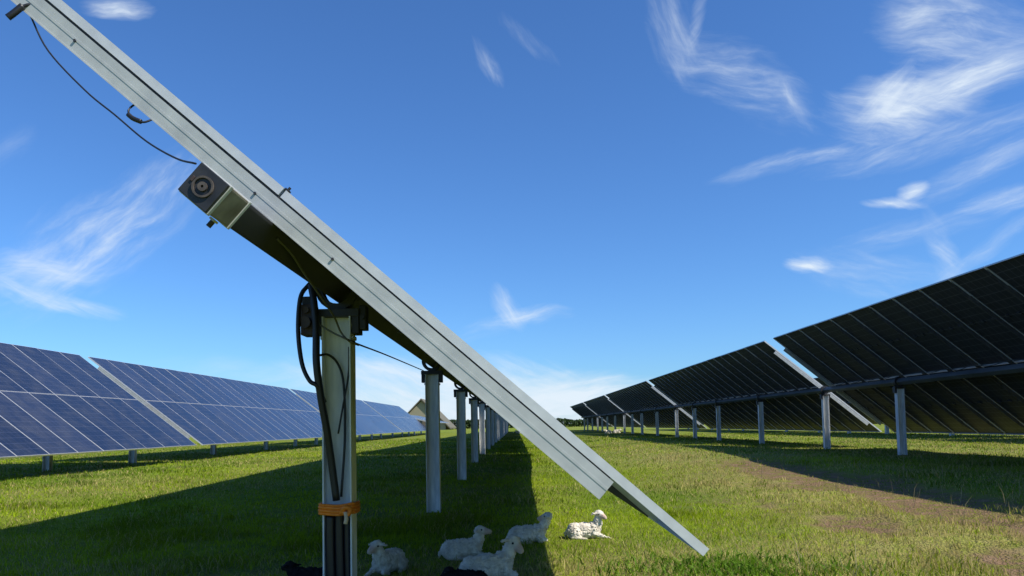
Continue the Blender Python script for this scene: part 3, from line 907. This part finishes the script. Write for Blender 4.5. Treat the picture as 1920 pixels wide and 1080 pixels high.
def mt(op, a, b=None, c=None, clamp=False):
    n = N(nt, 'ShaderNodeMath', operation=op); n.use_clamp = clamp
    for k, s in ((0, a), (1, b), (2, c)):
        if s is None: continue
        if hasattr(s, 'is_output'): nt.links.new(s, n.inputs[k])
        else: n.inputs[k].default_value = s
    return n.outputs[0]
dirv = tc.outputs['Generated']
wn = N(nt, 'ShaderNodeTexNoise'); wn.inputs['Scale'].default_value = 7; wn.inputs['Detail'].default_value = 4
nt.links.new(dirv, wn.inputs['Vector'])
wc = vm('SUBTRACT', wn.outputs['Color'], (.5, .5, .5))
ws = vm('SCALE', wc.outputs[0]); ws.inputs['Scale'].default_value = .045
dw = vm('ADD', dirv, ws.outputs[0]).outputs[0]
# (azimuth deg, elevation deg, streak direction deg, half length, half width, strength) of each wisp
WISPS = [(12.4,27.0,-73,3.18,1.07,0.30),(14.3,27.9,-103,1.87,0.31,0.25),(16.6,23.5,-38,4.98,1.42,0.34),(20.0,21.4,-51,1.94,0.42,0.35),(27.4,20.2,-7,3.89,1.43,0.8),(26.6,20.9,56,1.78,0.89,0.50),(31.7,20.7,9,4.51,1.06,0.70),(29.0,24.3,-38,2.83,1.41,0.55),(32.5,23.2,-35,3.85,1.78,0.28),(19.8,17.6,9,4.00,0.47,0.32),(29.1,17.6,-1,7.56,0.99,0.32),(26.8,14.2,-11,1.63,0.28,0.75),(27.9,14.8,14,0.83,0.42,0.75),(32.9,13.2,-0,2.05,0.52,0.60),(32.0,15.5,17,4.08,0.71,0.28),(21.1,10.6,-7,1.37,0.41,0.75),(29.5,10.6,-77,2.73,0.55,0.30),(31.5,10.1,37,3.22,0.41,0.28),(25.6,9.5,-15,4.86,1.10,0.24),(27.9,12.2,6,4.84,0.66,0.20),(-0.3,8.4,-51,1.57,0.71,0.50),(1.5,7.9,4,2.36,0.47,0.40),(-1.3,7.2,14,2.76,0.55,0.20),(-1.3,25.6,-57,1.73,0.45,0.45),(1.5,27.1,-47,2.26,0.42,0.20),(-28.3,13.4,43,6.95,1.39,0.36),(-32.2,10.4,14,4.32,0.98,0.42),(-31.3,8.6,-7,3.60,0.52,0.70),(-30.1,11.4,37,5.71,1.90,0.22),(-27.4,26.8,8,1.74,0.47,0.70),(-23.8,15.4,45,4.20,1.05,0.15),(-33.5,17.8,49,1.87,0.62,0.10),(-4.2,2.2,-5,9.44,2.04,0.85),(-6.5,0.8,-1,12.87,1.17,0.60),(5.1,1.9,5,5.09,1.35,0.95),(-9.6,4.0,-6,6.15,0.85,0.40),(1.7,1.2,-1,7.89,1.18,0.70),(-15.6,4.0,-4,7.34,0.73,0.20),
         (60, 22, 20, 12, 3, .4), (95, 30, -10, 14, 3, .4), (-70, 25, 15, 12, 3, .35), (150, 40, 10, 15, 4, .4), (-120, 35, -20, 14, 4, .35)]
# four shared fibrous noises, each combed along one direction across the sky
FIBRE = {}
for th in (-58, -20, 10, 42):
    t = D(th)
    cb = N(nt, 'ShaderNodeCombineXYZ')
    nt.links.new(mt('MULTIPLY', vm('DOT_PRODUCT', dw, (math.cos(t), 0, math.sin(t))).outputs['Value'], 9.0), cb.inputs[0])
    nt.links.new(mt('MULTIPLY', vm('DOT_PRODUCT', dw, (-math.sin(t), 0, math.cos(t))).outputs['Value'], 46.0), cb.inputs[1])
    nt.links.new(mt('MULTIPLY', vm('DOT_PRODUCT', dw, (0, 1, 0)).outputs['Value'], 5.0), cb.inputs[2])
    nz = N(nt, 'ShaderNodeTexNoise'); nz.inputs['Scale'].default_value = 1.6; nz.inputs['Detail'].default_value = 5; nz.inputs['Roughness'].default_value = .62; nz.inputs['Distortion'].default_value = .25
    nt.links.new(cb.outputs[0], nz.inputs['Vector'])
    FIBRE[th] = mt('MULTIPLY_ADD', nz.outputs['Fac'], 1.9, -.46, clamp=True)
total = None
for az, el, an, L, Wd, st in WISPS:
    th = min(FIBRE, key=lambda k: min(abs((an - k + 90) % 180 - 90), 180))
    az, el, an = D(az), D(el), D(an)
    c = Vector((math.sin(az) * math.cos(el), math.cos(az) * math.cos(el), math.sin(el)))
    e = Vector((math.cos(az), -math.sin(az), 0))
    up = c.cross(e); up = up if up.z > 0 else -up
    a = e * math.cos(an) + up * math.sin(an); b_ = -e * math.sin(an) + up * math.cos(an)
    if total is None:
        dwi = vm('SUBTRACT', dw, tuple(c)).outputs[0]
    else:   # a vanishing link to the wisp before keeps the shader's working memory small
        tiny = vm('SCALE', (1e-6, 1e-6, 1e-6)); nt.links.new(total, tiny.inputs['Scale'])
        dwi = vm('SUBTRACT', vm('ADD', dw, tiny.outputs[0]).outputs[0], tuple(c)).outputs[0]
    # an egg of soft falloff: 1 - (u^2 + v^2), squared
    u = vm('DOT_PRODUCT', dwi, tuple(a / (D(L) * 1.55))).outputs['Value']
    v = vm('DOT_PRODUCT', dwi, tuple(b_ / (D(Wd) * 1.9))).outputs['Value']
    q = mt('SUBTRACT', 1, mt('MULTIPLY_ADD', u, u, mt('MULTIPLY', v, v)))
    body = .55 if el < D(4.5) else (.35 if st >= .5 else .12)      # dense banks show less of their fibres
    # the fibres eat into the outline, so no wisp ends in a clean egg
    q = mt('SUBTRACT', q, mt('MULTIPLY', mt('SUBTRACT', 1, FIBRE[th]), .62 * (1 - .6 * body)), clamp=True)
    env = mt('MULTIPLY', mt('MULTIPLY', q, mt('ADD', q, .35)), mt('MULTIPLY_ADD', FIBRE[th], 1 - body, body))
    env = mt('MULTIPLY', env, st * 1.42)
    env = mt('MINIMUM', env, .97)
    total = env if total is None else mt('SUBTRACT', mt('ADD', total, env), mt('MULTIPLY', total, env))
# blue depth of the clear air, then the wisps
gm = vm('MULTIPLY', sky.outputs[0], SKY_TINT)
mx = N(nt, 'ShaderNodeMix', data_type='RGBA')
nt.links.new(mt('MULTIPLY', total, .95, clamp=True), mx.inputs[0]); nt.links.new(gm.outputs[0], mx.inputs[6])
mx.inputs[7].default_value = (7.2, 8.1, 9.0, 1)
nt.links.new(mx.outputs[2], bg.inputs['Color'])
w.cycles.sampling_method = 'MANUAL'; w.cycles.sample_map_resolution = 512

# ------------------------------------------------------------------ camera
cd = bpy.data.cameras.new('camera'); cam = bpy.data.objects.new('camera', cd); COL.objects.link(cam)
cd.sensor_width = 36; cd.sensor_fit = 'HORIZONTAL'; cd.lens = 36 * 1450 / 1920
cd.shift_y = 168.3 / 1920; cd.clip_end = 6000; cd.clip_start = .05
pitch, roll, yaw = D(3.5), .02, 5 / 1450
fw = Vector((-math.sin(yaw) * math.cos(pitch), math.cos(yaw) * math.cos(pitch), math.sin(pitch)))
r0 = Vector((math.cos(yaw), math.sin(yaw), 0)); u0 = r0.cross(fw)
r = r0 * math.cos(roll) - u0 * math.sin(roll); u = u0 * math.cos(roll) + r0 * math.sin(roll)
cam.matrix_world = Matrix(((r.x, u.x, -fw.x, 0), (r.y, u.y, -fw.y, 0), (r.z, u.z, -fw.z, CAM_H), (0, 0, 0, 1)))
scene.camera = cam
vs = scene.view_settings
vs.view_transform = 'Standard'; vs.look = 'None'; vs.exposure = EV; vs.gamma = 1; vs.use_curve_mapping = False
